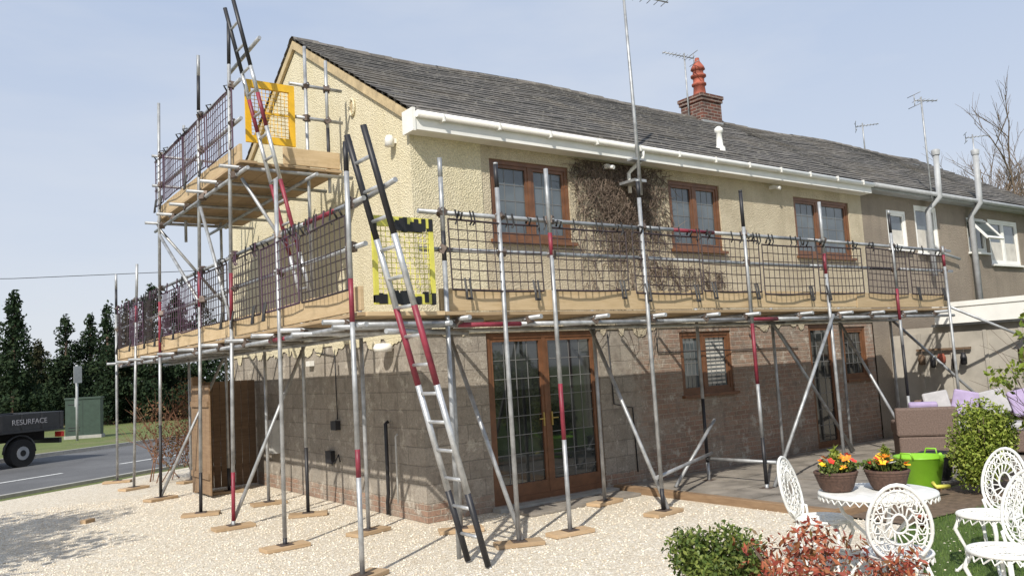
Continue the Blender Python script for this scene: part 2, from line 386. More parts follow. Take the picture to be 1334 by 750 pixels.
def win(mb,x0,x1,z0,z1,y,panes,gl=M_glass,fm=M_frame,nv=3,nh=4,fw=.06,sill=True):
    mb.box((x0,y-.035,z0),(x0+fw,y+.04,z1),fm); mb.box((x1-fw,y-.035,z0),(x1,y+.04,z1),fm)
    mb.box((x0+fw,y-.035,z1-fw),(x1-fw,y+.04,z1),fm); mb.box((x0+fw,y-.035,z0),(x1-fw,y+.04,z0+fw),fm)
    W=(x1-x0-2*fw)
    xs=[x0+fw+W*p for p in panes]
    for i in range(len(xs)-1):
        a=xs[i];b=xs[i+1]
        if i>0: mb.box((a-.03,y-.03,z0+fw),(a+.03,y+.04,z1-fw),fm)
        a+=.03 if i>0 else 0; b-=.03 if i<len(xs)-2 else 0
        c=.045
        mb.box((a,y-.022,z0+fw),(a+c,y+.03,z1-fw),fm);mb.box((b-c,y-.022,z0+fw),(b,y+.03,z1-fw),fm)
        mb.box((a+c,y-.022,z0+fw),(b-c,y+.03,z0+fw+c),fm);mb.box((a+c,y-.022,z1-fw-c),(b-c,y+.03,z1-fw),fm)
        mb.box((a+c,y+.005,z0+fw+c),(b-c,y+.02,z1-fw-c),gl)
        for k in range(1,nv): 
            xx=a+c+(b-a-2*c)*k/nv; mb.box((xx-.005,y,z0+fw+c),(xx+.005,y+.006,z1-fw-c),M_lead)
        for k in range(1,nh):
            zz=z0+fw+c+(z1-z0-2*fw-2*c)*k/nh; mb.box((a+c,y-.001,zz-.005),(b-c,y+.0055,zz+.005),M_lead)
    if sill: mb.box((x0-.04,y-.13,z0-.045),(x1+.04,y-.036,z0-.002),fm)
mb=MB()
win(mb,*up[0],.06,[0,.5,1]); win(mb,*up[1],.06,[0,.5,1]); win(mb,*up[2],.06,[0,.42,1])
mb.make('upper_windows',house)
mb=MB()
win(mb,*lo[1],.08,[0,.45,1],nv=4); win(mb,*lo[3],.08,[0,1],nv=4,gl=M_glassd)
for k in range(12): mb.box((5.28,.0835,1.36+k*.062),(5.70,.0845,1.392+k*.062),M_curt)
mb.make('lower_windows',house)
mb=MB()
win(mb,*lo[0],.08,[0,.5,1],gl=M_glassd,nv=4,nh=8,fw=.07,sill=False)
for s_ in (-.07,.07): 
    mb.box((1.96+s_-.010,.035,1.0),(1.96+s_+.010,.052,1.18),M_brass); mb.box((1.96+s_-(.09 if s_<0 else 0),.015,1.09),(1.96+s_+(0 if s_<0 else .09),.03,1.105),M_brass)
for a,b in ((1.07,1.93),(1.99,2.85)):
    mb.box((a,.055,.131),(b,.1,.29),M_frame)
mb.box((.95,-.18,.0),(2.97,.0,.058),M_kerb)
mb.make('french_doors',house)
mb=MB()
win(mb,*lo[2],.08,[0,1],gl=M_glassd,nv=3,nh=7,fw=.06,sill=False)
mb.make('back_door',house)
mb=MB(); mb.box((.15,.16,.0),(10,.2,4.8),M_blk); mb.make('dark_interior_sheet',house)  # added black sheet behind the openings, stands in for dark unlit rooms
def roof(x0,x1,parent,name,ridge_drop=0):
    mb=MB(); 
    for side in (0,1):
        for i in range(NROW):
            y0=-.25+ROW_Y*i; y1=y0+ROW_Y
            z0=4.99+.606*(y0+.25)-ridge_drop; z1=z0+.606*ROW_Y
            a0=y0; a1=y1+.03
            if side: a0=7.2-a0; a1=7.2-a1
            lift=.018
            rx=[x0]
            while rx[-1]<x1: rx.append(min(x1,rx[-1]+.52))
            sag=lambda q:-.035*math.sin((q-x0)/(x1-x0)*math.pi*3)*(i/NROW)
            w=[.006*math.sin(q*1.7+i*.6)+random.uniform(-.007,.007)+sag(q) for q in rx]
            for k in range(len(rx)-1):
                p=[(rx[k],a0,z0+lift+w[k]),(rx[k+1],a0,z0+lift+w[k+1]),(rx[k+1],a1,z1+.606*.03+w[k+1]-.004),(rx[k],a1,z1+.606*.03+w[k]-.004)]
                mb.quad(*p,M_roof)
                mb.quad((rx[k],a0,z0-.03),(rx[k+1],a0,z0-.03),(rx[k+1],a0,z0+lift+w[k+1]),(rx[k],a0,z0+lift+w[k]),M_roof)
    x=x0
    while x<x1:
        e=min(x+.44,x1); vs=[]
        sg=-.035*math.sin((x-x0)/(x1-x0)*math.pi*3)+random.uniform(-.006,.006)
        for xx,s_ in ((x,1.0),(e,1.06)):
            for t in range(7):
                th=math.pi*t/6; vs.append((xx,3.6+.13*math.cos(th)*s_,7.24-ridge_drop+.10*math.sin(th)*s_+sg))
        mb.add(vs,[(i,i+1,i+8,i+7) for i in range(6)],M_roof,True); x+=.45
    return mb.make(name,parent)
XE=19.3
roof(-.07,10.05,house,'roof'); roof(10.05,XE+.1,nei,'roof_neighbour')
M_barge=simple('barge_board',(.46,.36,.21),.7,var=.25)
mb=MB()
for s_ in (0,1):
    a=-.2 if not s_ else 7.4
    vs=[]
    for (yv,zv) in ((a,4.93),(3.6,7.24)):
        for dx in (-.05,.0):
            vs+=[(dx,yv,zv-.10),(dx,yv,zv+.035)]
    mb.add(vs,[(0,1,5,4),(2,6,7,3),(0,4,6,2),(1,3,7,5),(0,2,3,1),(4,5,7,6)],M_barge)
mb.make('barge_boards',house)
mb=MB()
mb.box((-.09,-.25,4.76),(10.05,-.225,5.0),M_white)
mb.box((-.085,-.224,4.76),(10.05,-.002,4.79),M_white)
mb.box((-.095,-.262,4.74),(-.052,-.0,5.03),M_white)
mb.path([(-.05,-.29,4.945),(10.05,-.29,4.915)],.045,M_white,10)
for i in range(12): mb.box((.3+i*.85,-.342,4.88),(.325+i*.85,-.25,4.968),M_white)
mb.path([(3.8,-.29,4.9),(3.8,-.28,4.78),(3.74,-.10,4.66),(3.7,-.06,4.6),(3.7,-.06,4.3)],.03,M_white,10)
mb.make('fascia_and_gutter',house)
m,nt,b=newmat('chimney_brick'); v=coords(nt); sx=N(nt,'ShaderNodeSeparateXYZ'); L(nt,v,sx.inputs[0])
ad=N(nt,'ShaderNodeMath',operation='ADD'); L(nt,sx.outputs[0],ad.inputs[0]); L(nt,sx.outputs[1],ad.inputs[1])
cb=N(nt,'ShaderNodeCombineXYZ'); L(nt,ad.outputs[0],cb.inputs[0]); L(nt,sx.outputs[2],cb.inputs[1])
k=N(nt,'ShaderNodeTexBrick'); L(nt,cb.outputs[0],k.inputs['Vector']); k.inputs['Scale'].default_value=1
k.inputs['Brick Width'].default_value=.22;k.inputs['Row Height'].default_value=.075;k.inputs['Mortar Size'].default_value=.008
k.inputs['Color1'].default_value=(.17,.06,.04,1);k.inputs['Color2'].default_value=(.08,.04,.032,1);k.inputs['Mortar'].default_value=(.25,.22,.19,1)
L(nt,mix(nt,ramp(nt,noise(nt,v,4,5),[(.5,0.),(.7,.7)]),k.outputs['Color'],(.06,.05,.045)),b.inputs['Base Color']); b.inputs['Roughness'].default_value=.9
M_cb=m
M_terra=simple('terracotta',(.30,.08,.05),.8,var=.4)
M_leadf=simple('lead_flashing',(.30,.31,.32),.6)
mb=MB(); cx=9.85
mb.box((cx-.33,3.28,6.6),(cx+.33,3.92,7.62),M_cb); mb.box((cx-.36,3.25,7.62),(cx+.36,3.95,7.70),M_cb); mb.box((cx-.38,3.23,7.70),(cx+.38,3.97,7.78),M_cb)
mb.box((cx-.345,3.265,7.0),(cx+.345,3.935,7.16),M_leadf)
mb.lathe([(.2,0),(.17,.06),(.15,.1),(.13,.3),(.17,.32),(.17,.36),(.13,.38),(.13,.5),(.18,.52),(.18,.56),(.13,.58),(.12,.68),(.17,.7),(.15,.76),(.06,.9),(.05,.98),(0,1.0)],(cx,3.6,7.78),M_terra,16)
mb.make('chimney',house)
mb=MB()
mb.lathe([(0,0),(.06,0),(.06,.1),(.04,.14),(0,.15)],(-.08,.38,4.70),M_white,12)
mb.box((-.05,.34,4.74),(0,.42,4.80),M_white)
mb.make('security_light',house)
mb=MB(); 
pts=[(-.02,1.56+.07*math.cos(t/12*6.283),5.57+.12*math.sin(t/12*6.283)) for t in range(12)]
mb.path(pts,.02,M_cream,6,closed=True); mb.box((-.015,1.51,5.49),(-.001,1.61,5.65),M_barge); mb.make('wall_plaque',house)
mb=MB()
M_box=simple('grey_meter_box',(.5,.5,.48),.5)
mb.box((-.06,2.42,1.05),(.015,2.6,1.18),M_blk)
mb.box((-.05,2.65,.56),(.015,2.85,.74),M_blk)
mb.path([(-.03,2.68,.6),(-.05,2.6,.55),(-.05,2.5,.6),(-.03,2.42,.7),(-.02,2.4,.6)],.012,M_blk,6)
mb.box((-.12,4.85,.6),(.015,5.2,1.15),M_box)
mb.path([(-.02,.86,1.2),(-.06,.86,1.18),(-.06,.86,.3),(-.03,.95,.18),(-.03,.95,.02)],.025,M_blk,8)
mb.path([(-.02,.62,1.05),(-.05,.62,1.02),(-.05,.62,.2)],.012,M_box,8)
mb.lathe([(0,0),(.11,0),(.13,.05),(.1,.1),(0,.11)],(-.1,.76,2.1),M_white,16); mb.box((-.1,.73,2.12),(.015,.79,2.18),M_white)
mb.box((-.06,3.3,2.0),(.015,3.45,2.08),M_white)
mb.path([(.0,3.2,2.2),(.0,2.5,2.12),(.0,2.48,1.2)],.008,M_blk,5)
mb.path([(3.1,.0,2.2),(3.14,.0,1.2),(3.5,.0,1.12),(3.52,.0,.2)],.010,M_blk,5)
mb.path([(4.1,.0,2.2),(4.1,.0,1.9),(7.6,.0,1.86)],.008,M_blk,5)
mb.make('wall_fittings',house)
mb=MB()
for (x,z) in ((3.25,4.66),(7.2,4.68)):
    mb.box((x-.03,-.1,z-.03),(x+.03,.0,z+.03),M_white); mb.path([(x,-.08,z),(x+.02,-.2,z-.04)],.03,M_white,10)
mb.make('cctv_cameras',house)
M_ivy=leafm('dead_ivy_twigs',[(.085,.06,.045),(.15,.11,.085),(.26,.20,.155)])
mb=MB()
def tendril(x,z,L_,ang):
    p=[(x,-.015,z)]; 
    for i in range(6):
        ang+=random.uniform(-.5,.5); x+=math.cos(ang)*L_/6; z+=math.sin(ang)*L_/6
        p.append((x,-.012-random.random()*.05,min(z,4.72)))
    mb.path(p,[.007,.006,.005,.005,.004,.003,.002],M_ivy,4,cap=False)
for i in range(1150):
    x=random.gauss(3.55,.47); z=4.72-abs(random.gauss(0,.75))
    x=min(max(x,2.70),4.48)
    if z<2.6: continue
    tendril(x,z,random.uniform(.2,.5),random.choice([1.57,-1.57])+random.uniform(-1.2,1.2))
for i in range(170):
    x=random.uniform(3.9,5.7); z=3.38-abs(random.gauss(0,.35))-(.12*(x-4))
    if 4.6<x<5.82 and z>3.44: continue
    tendril(x,z,random.uniform(.15,.4),random.uniform(-2.8,-.3))
for i in range(14): tendril(3.1+random.random()*1.1,2.7,1.0,random.choice([1.57,-1.57]))
mb.make('climbing_plant')
mb=MB()
nops=[(10.95,11.7,3.75,4.55),(12.05,13.0,3.7,4.72),(14.3,15.2,3.8,4.6),(15.35,16.9,3.55,4.62)]
wall(mb,fF,10.05,XE,0,4.95,nops,M_neigh)
mb.quad((XE,0,0),(XE,7.2,0),(XE,7.2,4.95),(XE,0,4.95),M_neigh); mb.add([(XE,0,4.95),(XE,7.2,4.95),(XE,3.6,7.13)],[(0,1,2)],M_neigh)
mb.quad((10.05,7.2,0),(XE,7.2,0),(XE,7.2,4.95),(10.05,7.2,4.95),M_neigh)
mb.make('walls',nei)
mb=MB()
for i,o in enumerate(nops): win(mb,*o,.05,[0,1] if i<3 else [0,.5,1],fm=M_white,nv=1,nh=1)
for i in (0,1,3):
    o=nops[i]; mb.box((o[0]+.08,.042,o[2]+.09),(o[1]-.08,.054,(o[2]+o[3])/2),M_curt)
Mo=Matrix.Translation((14.75,-.02,4.55))@Matrix.Rotation(math.radians(-38),4,'X')
mb.box((-.4,-.02,-.62),(.4,.02,-.56),M_white,Mo);mb.box((-.4,-.02,-.06),(.4,.02,0),M_white,Mo);mb.box((-.4,-.02,-.56),(-.34,.02,-.06),M_white,Mo);mb.box((.34,-.02,-.56),(.4,.02,-.06),M_white,Mo)
mb.box((-.34,-.005,-.56),(.34,.005,-.06),M_glass,Mo)
mb.make('windows',nei)
mb=MB()
M_grp=simple('grey_pipe',(.36,.37,.38),.55,var=.15)
mb.box((10.06,-.25,4.84),(XE,-.225,5.0),M_grp); mb.path([(10.06,-.30,4.92),(XE,-.30,4.9)],.05,M_grp,8); mb.box((10.06,-.224,4.84),(XE,0,4.86),M_grp)
mb.path([(12.4,-.12,3.2),(12.4,-.12,4.6),(12.5,-.34,4.85),(12.5,-.36,5.75)],.06,M_grp,10)
mb.path([(14.3,-.12,2.5),(14.3,-.12,4.6),(14.3,-.34,4.85),(14.3,-.36,5.95)],.065,M_grp,10)
mb.path([(12.4,-.12,3.9),(12.9,-.1,3.7),(13.6,-.1,3.6)],.03,M_grp,8)
mb.lathe([(.08,0),(.09,.1),(.07,.12)],(12.5,-.36,5.75),M_grp,10); mb.lathe([(.08,0),(.09,.1),(.07,.12)],(14.3,-.36,5.95),M_grp,10)
mb.make('pipes',nei)
mb=MB(); mb.lathe([(.10,-.15),(.09,.02),(.06,.05),(.05,.28),(.075,.3),(.075,.36),(.03,.4),(0,.41)],(6.5,.45,5.42),M_white,12); mb.make('roof_vent',house)
def aerial(name,base,z0,z1,bdir,bl,nel,r=.02,el=.35):
    mb=MB(); x,y=base
    mb.path([(x,y,z0),(x,y,z1)],r,M_steel,8)
    d=V(bdir).normalized(); s_=d.cross(V((0,0,1))).normalized(); c=V((x,y,z1-.08))
    a=c-d*bl*.3; bq=c+d*bl*.7; mb.path([a,bq],.012,M_steel,6)
    for i in range(nel):
        p=a+(bq-a)*((i+.5)/nel); l=el*(1-.4*i/nel); mb.path([p-s_*l/2,p+s_*l/2],.006,M_steel,5)
    for k in (-.12,.12): mb.path([a-s_*.2+V((0,0,k)),a+s_*.2+V((0,0,k))],.008,M_steel,5); mb.path([a,a+V((0,0,k))],.01,M_steel,5)
    return mb.make(name)
mb=MB()
mb.path([(3.62,-.36,4.2),(3.60,-.36,5.6),(3.56,-.36,7.35)],[.03,.026,.02],M_steel,8)
c=V((3.56,-.36,7.28)); d=V((.9,-.3,-.12)).normalized(); s_=d.cross(V((0,0,1)))
mb.path([c-d*.3,c+d*.75],.012,M_steel,6)
for i in range(9): p=c+d*(-.25+i*.12); mb.path([p-s_*.16,p+s_*.16],.006,M_steel,5)
mb.box((3.5,-.38,4.4),(3.74,-.0,4.44),M_steel); mb.box((3.5,-.38,4.72),(3.74,-.25,4.75),M_steel)
mb.make('tv_aerial')
aerial('tv_aerial',(9.3,3.5),7.0,8.75,(-.9,.3,.12),.8,9,.018,.28)
aerial('tv_aerial',(16.7,3.6),7.1,8.1,(.6,-.8,0),.6,7,.02,.3)
aerial('tv_aerial',(12.25,-.3),4.8,7.0,(.9,-.4,0),.55,5,.02,.28)
aerial('tv_aerial',(19.2,1.8),6.0,7.6,(.6,-.8,0),.6,6,.02,.3)
# ------------------------------------------------------------------ scaffolding
scf=empty('scaffolding'); R=.0245
tb=MB(); cp=MB(); fb=MB()
def pole(x,y,z0,z1,dx=0,dy=0,bands=None,m=M_steel,sole=True,rot=None):
    if bands is None:
        bands=[]
        r_=random.random()
        if r_<.35: bands=[(z0+.05,z0+random.uniform(.4,.7),M_blk)]
    H=z1-z0
    f=lambda z:(x+dx*(z-z0)/H,y+dy*(z-z0)/H,z)
    cuts=sorted([z0,z1]+[c for b_ in bands for c in b_[:2]])
    for a,b_ in zip(cuts[:-1],cuts[1:]):
        if b_-a<.01: continue
        mm=m; 
        for q0,q1,qm in bands:
            if q0-1e-4<=a and b_<=q1+1e-4: mm=qm
        tb.tube(f(a),f(b_),R,mm)
    if sole:
        rr=rot if rot is not None else random.uniform(-.5,.5)
        Mm=Matrix.Translation((x,y,0))@Matrix.Rotation(rr,4,'Z')
        fb.box((-.25,-.11,.004),(.25,.11,.045),M_sole,Mm); fb.box((-.075,-.075,.046),(.075,.075,.054),M_coup,Mm)
def coup(p): 
    p=V(p); a=random.random()*3
    Mm=Matrix.Translation(p)@Matrix.Rotation(a,4,'Z')@Matrix.Rotation(random.random(),4,'X')
    cp.box((-.042,-.036,-.042),(.042,.036,.042),M_coup,Mm); cp.path([Mm@V((-.06,.02,0)),Mm@V((.065,.02,0))],.009,M_steel,5)
def tube(a,b,m=None,c=True):
    a=V(a);b=V(b)
    if m is None:
        r_=random.random(); L_=(b-a).length
        if r_<.4 and L_>1.2:
            t=random.uniform(.1,.6); u=t+random.uniform(.12,.25); mm=random.choice([M_red,M_red,M_blk])
            tb.tube(a,a.lerp(b,t),R,M_steel); tb.tube(a.lerp(b,t),a.lerp(b,u),R,mm); tb.tube(a.lerp(b,u),b,R,M_steel); return
        m=M_steel
    tb.tube(a,b,R,m)
XL=-1.72; YF=-1.82; XI=-.72; YI=-.72
pole(XL,YF,0,3.98,-.03,-.05,[(0.9,1.15,M_red),(2.3,2.7,M_red),(3.7,3.98,M_blk)])
pole(XL,.08,0,4.05,0,-.05,[(0,.12,M_blk)])
pole(XL,1.85,0,6.45,0,-.3,[(.1,.7,M_red),(2.6,3.2,M_red),(5.9,6.45,M_blk)])
pole(XL,3.3,0,6.5,0,-.35,[(2.9,3.4,M_red),(0.05,.6,M_blk),(5.7,6.2,M_blk)])
pole(XL,5.6,0,6.5,0,-.3,[(0,1.2,M_blk),(2.3,3.2,M_red)])
pole(XL,7.6,0,4.05,0,-.5,[(3,3.3,M_red)])
pole(XL,9.1,0,4.1,0,-.1,[(3.3,3.8,M_blk)])
for y,b_ in ((.1,[]),(1.9,[(0,.9,M_blk)]),(3.4,None),(5.3,None),(7.6,None)):
    pole(XI,y,0,2.75,bands=b_)
pole(XI,1.5,2.3,6.3,0,0,[],sole=False); pole(-.42,1.5,4.3,6.15,sole=False,bands=[(4.6,5.2,M_blk)]); pole(XI,5.4,2.3,6.0,bands=[],sole=False)
pole(-1.3,5.4,4.2,6.2,sole=False,bands=[])
Fx=[.02,.70,2.12,4.05,5.85,7.75,9.38]
pole(-.70,YF,0,3.95,0,0,[(2.9,3.2,M_blk),(3.75,3.95,M_steel)],sole=False)
bb=[[(3.7,3.95,M_blk)],[(1.0,1.6,M_red),(3.0,3.25,M_red)],[(.05,.3,M_blk),(3.75,3.95,M_blk)],[(1.4,2.2,M_red),(3.5,4,M_blk),(.1,.7,M_blk)],[(2.9,3.2,M_red)],[(1.0,1.8,M_blk),(2.2,2.7,M_red),(3.6,3.9,M_blk)],[(3.1,3.3,M_red)]]
for x,b_ in zip(Fx,bb): pole(x,YF,0,3.97 if x<9 else 3.45,-.03,0,b_)
for x in (0.02,2.2,4.2,5.95,7.8): pole(x,YI,0,2.5,bands=[(.3,1.2,M_blk)] if x in(4.2,) else [])
pole(9.4,YI,0,2.5,bands=[])
allL=[YF]+[.05,1.6,3.05,5.4,7.35,9.0]
for z in (3.42,3.0):
    ys=[-1.95,1.9,5.7,9.2]
    for a,b_ in zip(ys[:-1],ys[1:]): tube((XL+.05,a-.1,z),(XL+.05,b_+.1,z+random.uniform(-.02,.02)))
    for y in allL: coup((XL+.02,y,z))
for z in (3.40,3.02):
    xs=[-.85,2.3,5.6,9.55]
    for a,b_ in zip(xs[:-1],xs[1:]): tube((a-.1,YF+.05,z),(b_+.15,YF+.05,z+random.uniform(-.02,.02)))
    for x in [-.7]+Fx: coup((x,YF+.02,z))
for x in (XL+.05,XI-.05):
    for a,b_ in ((-2.0,2.1),(1.8,6.1),(5.8,9.3)): tube((x,a,2.27),(x,b_,2.26))
for y in (YF+.05,YI-.05,):
    for a,b_ in ((-1.9,2.4),(2.0,6.2),(5.7,9.6)): tube((a,y,2.26),(b_,y,2.26))
y=-1.6
while y<9.2: tube((XL-.2,y,2.32),(-.12,y+random.uniform(-.04,.04),2.32),M_steel); coup((XL+.05,y,2.29)); y+=random.uniform(.85,1.25)
x=-.55
while x<9.5: tube((x,YF-.18,2.32),(x+random.uniform(-.04,.04),-.12,2.32),M_steel); coup((x,YF+.05,2.29)); x+=random.uniform(.8,1.2)
tube((-1.5,-2.05,2.2),(-.2,-1.4,2.2),M_steel)
tube((XL,YF-.1,2.27),(XI,YF-.08,2.27),M_steel)
tube((XI,1.85,2.25),(XL,1.9,.05),M_steel); tube((XI,5.4,2.25),(XL,5.6,.05),M_steel)
tube((-.02,YI,2.25),(.06,YF,.05),M_steel); tube((2.15,YI,2.25),(2.2,YF,.05),M_steel)
tube((5.85,YF-.04,2.3),(4.15,YF-.04,.05),M_steel); tube((5.9,YI-.05,2.25),(7.7,YI-.1,.1),M_steel)
tube((7.8,YI,2.25),(7.8,YF,.1),M_steel); tube((4.3,YI-.1,.9),(3.4,YI-.1,.06),M_steel,)
tube((2.1,YF+.05,.42),(4.3,YI,.42),M_steel); tube((9.4,YF,2.4),(11.6,YF-1.2,1.3),M_steel); tube((9.4,YI,2.3),(10.3,YF-.2,.5),M_steel)
tube((4.2,YI,.35),(4.3,YF,.35),M_steel)
db=MB()
def boards_y(x0,x1,y0,y1,z,n):
    w=(x1-x0)/n
    for i in range(n):
        y=y0-random.random()*.1
        while y<y1:
            e=min(y+3.9,y1+random.random()*.12); db.box((x0+i*w+.004,y,z+random.uniform(0,.006)),(x0+(i+1)*w-.004,e-.01,z+.038),M_deck); y+=3.9
def boards_x(x0,x1,y0,y1,z,n):
    w=(y1-y0)/n
    for i in range(n):
        x=x0-random.random()*.1
        while x<x1:
            e=min(x+3.9,x1+random.random()*.12); db.box((x,y0+i*w+.004,z+random.uniform(0,.006)),(e-.01,y0+(i+1)*w-.004,z+.038),M_deck); x+=3.9
boards_y(XL+.03,XI+.22,-1.85,9.15,2.352,5)
boards_x(-.46,9.45,YF+.03,YI+.22,2.352,5)
boards_y(XL+.03,-.28,1.42,5.6,4.56,6)
db.make('deck_boards',scf)
tbd=MB()
def toe_y(x,y0,y1,z):
    y=y0
    while y<y1:
        e=min(y+3.7,y1); a=random.uniform(-.012,.012); t=random.uniform(-.012,.012)
        tbd.box((x-.019+a,y,z+t),(x+.019+a,e-.01,z+.225+t),M_toe); y+=3.7
def toe_x(y,x0,x1,z):
    x=x0
    while x<x1:
        e=min(x+3.7,x1); a=random.uniform(-.012,.012); t=random.uniform(-.012,.012)
        tbd.box((x,y-.019+a,z+t),(e-.01,y+.019+a,z+.225+t),M_toe); x+=3.7
toe_y(XL+.075,-1.87,9.2,2.41); toe_x(YF+.075,-.74,9.45,2.41)
toe_y(XL+.075,1.42,5.6,4.60); toe_x(1.44,-1.08,-.28,4.61)
tbd.box((-1.62,-1.92,2.35),(-.78,-1.70,2.39),M_toe)
tbd.make('toe_boards',scf,bevel=.003)
for x in (XL+.05,XI-.05): tube((x,1.1,4.44),(x,5.9,4.44),M_steel)
for y in (1.42,2.3,2.95,3.9,4.7,5.5): tube((XL-.2,y,4.51),(-.12,y,4.51),M_steel); coup((XL+.05,y,4.48))
for z in (5.12,5.62): tube((XL+.05,1.3,z),(XL+.05,5.8,z)); tube((XL-.1,5.4,z),(-.3,5.4,z),M_steel)
for z in (5.3,5.75): tube((-.95,1.5,z),(-.2,1.5,z),M_steel); coup((XI,1.5,z)); coup((-.42,1.5,z))
for y in (1.55,2.95,5.3):
    for z in (5.12,5.62,4.44): coup((XL+.02,y,z))
tube((XL+.12,.75,5.98),(XL+.12,1.95,5.92),M_steel); tube((XL+.14,-2.50,3.5),(XL+.14,-1.6,3.42),M_steel)
tube((XL,3.0,4.3),(XL,1.75,2.6),M_steel); tube((XL,5.4,4.3),(XL,3.2,3.0),M_steel)
tube((XL+.1,1.5,4.4),(XI,1.5,3.0),M_steel); tube((XL,5.4,4.4),(XI,5.4,3.2),M_steel)
tb.make('tubes',scf); cp.make('couplers',scf); fb.make('sole_boards',scf,bevel=.004)
gm=MB()
def guard(o,u,w,z0,z1,mat,n_off):
    u=V(u); o=V(o); z0+=random.uniform(-.03,.02); z1+=random.uniform(-.04,.02); t=random.uniform(-.04,.04); sg=random.uniform(-.02,.02)
    nv=int(w/.105); nh=int((z1-z0)/.10)
    f=lambda s_,z:o+u*(s_+(z-z0)*t)+V((0,0,z+sg*(s_/w-.5)-.012*math.sin(s_/w*math.pi)))+V(n_off)*(.02*math.sin(s_*4))
    for i in range(nv+1):
        s_=w*i/nv; gm.path([f(s_,z0),f(s_,(z0+z1)/2),f(s_,z1)],.0058 if 0<i<nv else .010,mat,4,cap=False)
    for j in range(nh+1):
        z=z0+(z1-z0)*j/nh; gm.path([f(w*k/4,z) for k in range(5)],.0058 if 0<j<nh else .011,mat,4,cap=False)
    for s_ in (w*.12,w*.88):
        p=f(s_,z1); gm.path([p,p+V((0,0,.07))+V(n_off)*.04,p+V((0,0,.09))-V(n_off)*.02,p+V((0,0,.03))-V(n_off)*.05],.012,M_strap,5)
        if random.random()<.6:
            p=f(s_,z0); q_=p+u*.03
            gm.path([p+V((0,0,.12)),p-V((0,0,.02))+V(n_off)*.03,p-V((0,0,.10))+V(n_off)*.03],.014,M_strap,4); gm.path([q_+u*.03+V((0,0,.12)),q_+u*.03+V((0,0,-.1))+V(n_off)*.03],.014,M_strap,4)
            gm.path([p-V((0,0,.09))+V(n_off)*.03,q_+u*.03-V((0,0,.09))+V(n_off)*.03],.014,M_strap,4)
x=-.62
while x<9.2:
    w=min(1.18,9.35-x); guard((x,YF+.0,0),(1,0,0),w,2.62,3.31,M_mesh,(0,-1,0)); x+=w+random.choice([.02,.05,.1])
y=-1.75
while y<8.9:
    w=min(1.18,9.1-y); 
    if w<.3: break
    guard((XL,y,0),(0,1,0),w,2.62,3.34,random.choice([M_mesh,M_mesh2]),(-1,0,0)); y+=w+random.choice([-.1,.02,.05])
y=1.5
while y<5.3:
    w=min(1.18,5.5-y); 
    if w<.3: break
    guard((XL,y,0),(0,1,0),w,4.82,5.55,M_mesh2,(-1,0,0)); y+=w+.02
for i in range(60):
    y=random.uniform(-1.6,8.9); p=V((XL+.03,y,3.42)); gm.path([p+V((-.03,0,.03)),p+V((-.035,.02,-.1)),p+V((-.02,0,-.14))],.010,random.choice([M_mesh2,M_strap]),4)
for i in range(40):
    x=random.uniform(-.6,9.2); p=V((x,YF+.03,3.40)); gm.path([p+V((0,-.03,.03)),p+V((.02,-.035,-.08)),p+V((0,-.02,-.12))],.011,M_strap,4)
gm.make('brick_guards',scf)
def gate(name,x0,x1,y,z0,z1,mat,stripe=False,fine=.05,r=.007):
    mb=MB(); w=.075 if not stripe else .045
    mb.box((x0,y-.015,z0),(x0+w,y+.015,z1),mat); mb.box((x1-w,y-.015,z0),(x1,y+.015,z1),mat)
    mb.box((x0+w,y-.015,z1-.075*1.3),(x1-w,y+.015,z1),mat); mb.box((x0+w,y-.015,z0),(x1-w,y+.015,z0+.075*1.3),mat)
    if stripe:
        for zz in (z0-.01,z1-.15):
            for k in range(16):
                if random.random()<.12: continue
                xx=x0+k*(x1-x0-.05)/15; h_=random.uniform(.08,.15); mb.box((xx,y-.021-.001*(k%3),zz+random.uniform(0,.03)),(xx+.045,y+.021+.001*(k%3),zz+h_),M_strap)
    xx=x0+w
    while xx<x1-w: mb.tube((xx,y,z0+w),(xx,y,z1-w),r*.6,mat,4); xx+=fine
    zz=z0+w
    while zz<z1-w: mb.tube((x0+w,y,zz),(x1-w,y,zz),r*.6,mat,4); zz+=fine
    if not stripe: mb.box((x0+w,y-.012,(z0+z1)/2-.02),(x1-w,y+.012,(z0+z1)/2+.0),mat)
    return mb.make(name)
gate('safety_gate',-1.56,-.90,1.47,4.87,5.70,M_yel)
gate('safety_gate',-1.52,-.86,-1.88,2.46,3.30,M_yelg,True)
def ladder(name,b,t,dy,bands,r=.03):
    mb=MB(); b=V(b);t=V(t); H=(t-b).length
    for s_ in (0,1):
        off=V((0,-dy*s_,0)); cuts=sorted({0,1}|{c for q in bands for c in q[:2]})
        for a,c in zip(cuts[:-1],cuts[1:]):
            mm=M_alu
            for q0,q1,qm in bands:
                if q0<=a+1e-5 and c<=q1+1e-5: mm=qm
            mb.path([b.lerp(t,a)+off,b.lerp(t,c)+off],r,mm,8)
    n=int(H/.27)
    for i in range(1,n):
        p=b.lerp(t,i/n); mb.path([p,p+V((0,-dy,0))],.018,M_alu,6)
    return mb.make(name)
ladder('ladder',(-.73,-2.02,0.02),(-1.80,-2.02,4.0),.34,[(0,.17,M_blk),(.42,.60,M_red),(.76,1,M_blk)])
ladder('ladder',(-.83,1.36,2.40),(-1.82,1.36,6.55),.32,[(0,.08,M_blk),(.24,.46,M_red),(.62,.72,M_red),(.80,1,M_blk)],.027)
mb=MB()
for i in range(8): mb.box((-1.0+i*.125,6.0,0.03),(-1.0+i*.125+.115,6.025,1.85),M_fence)
for z in (.3,1.0,1.7): mb.box((-1.0,6.026,z),(0,6.07,z+.09),M_fence)
mb.box((-1.1,5.95,0),(-1.0,6.05,1.95),M_fencel)
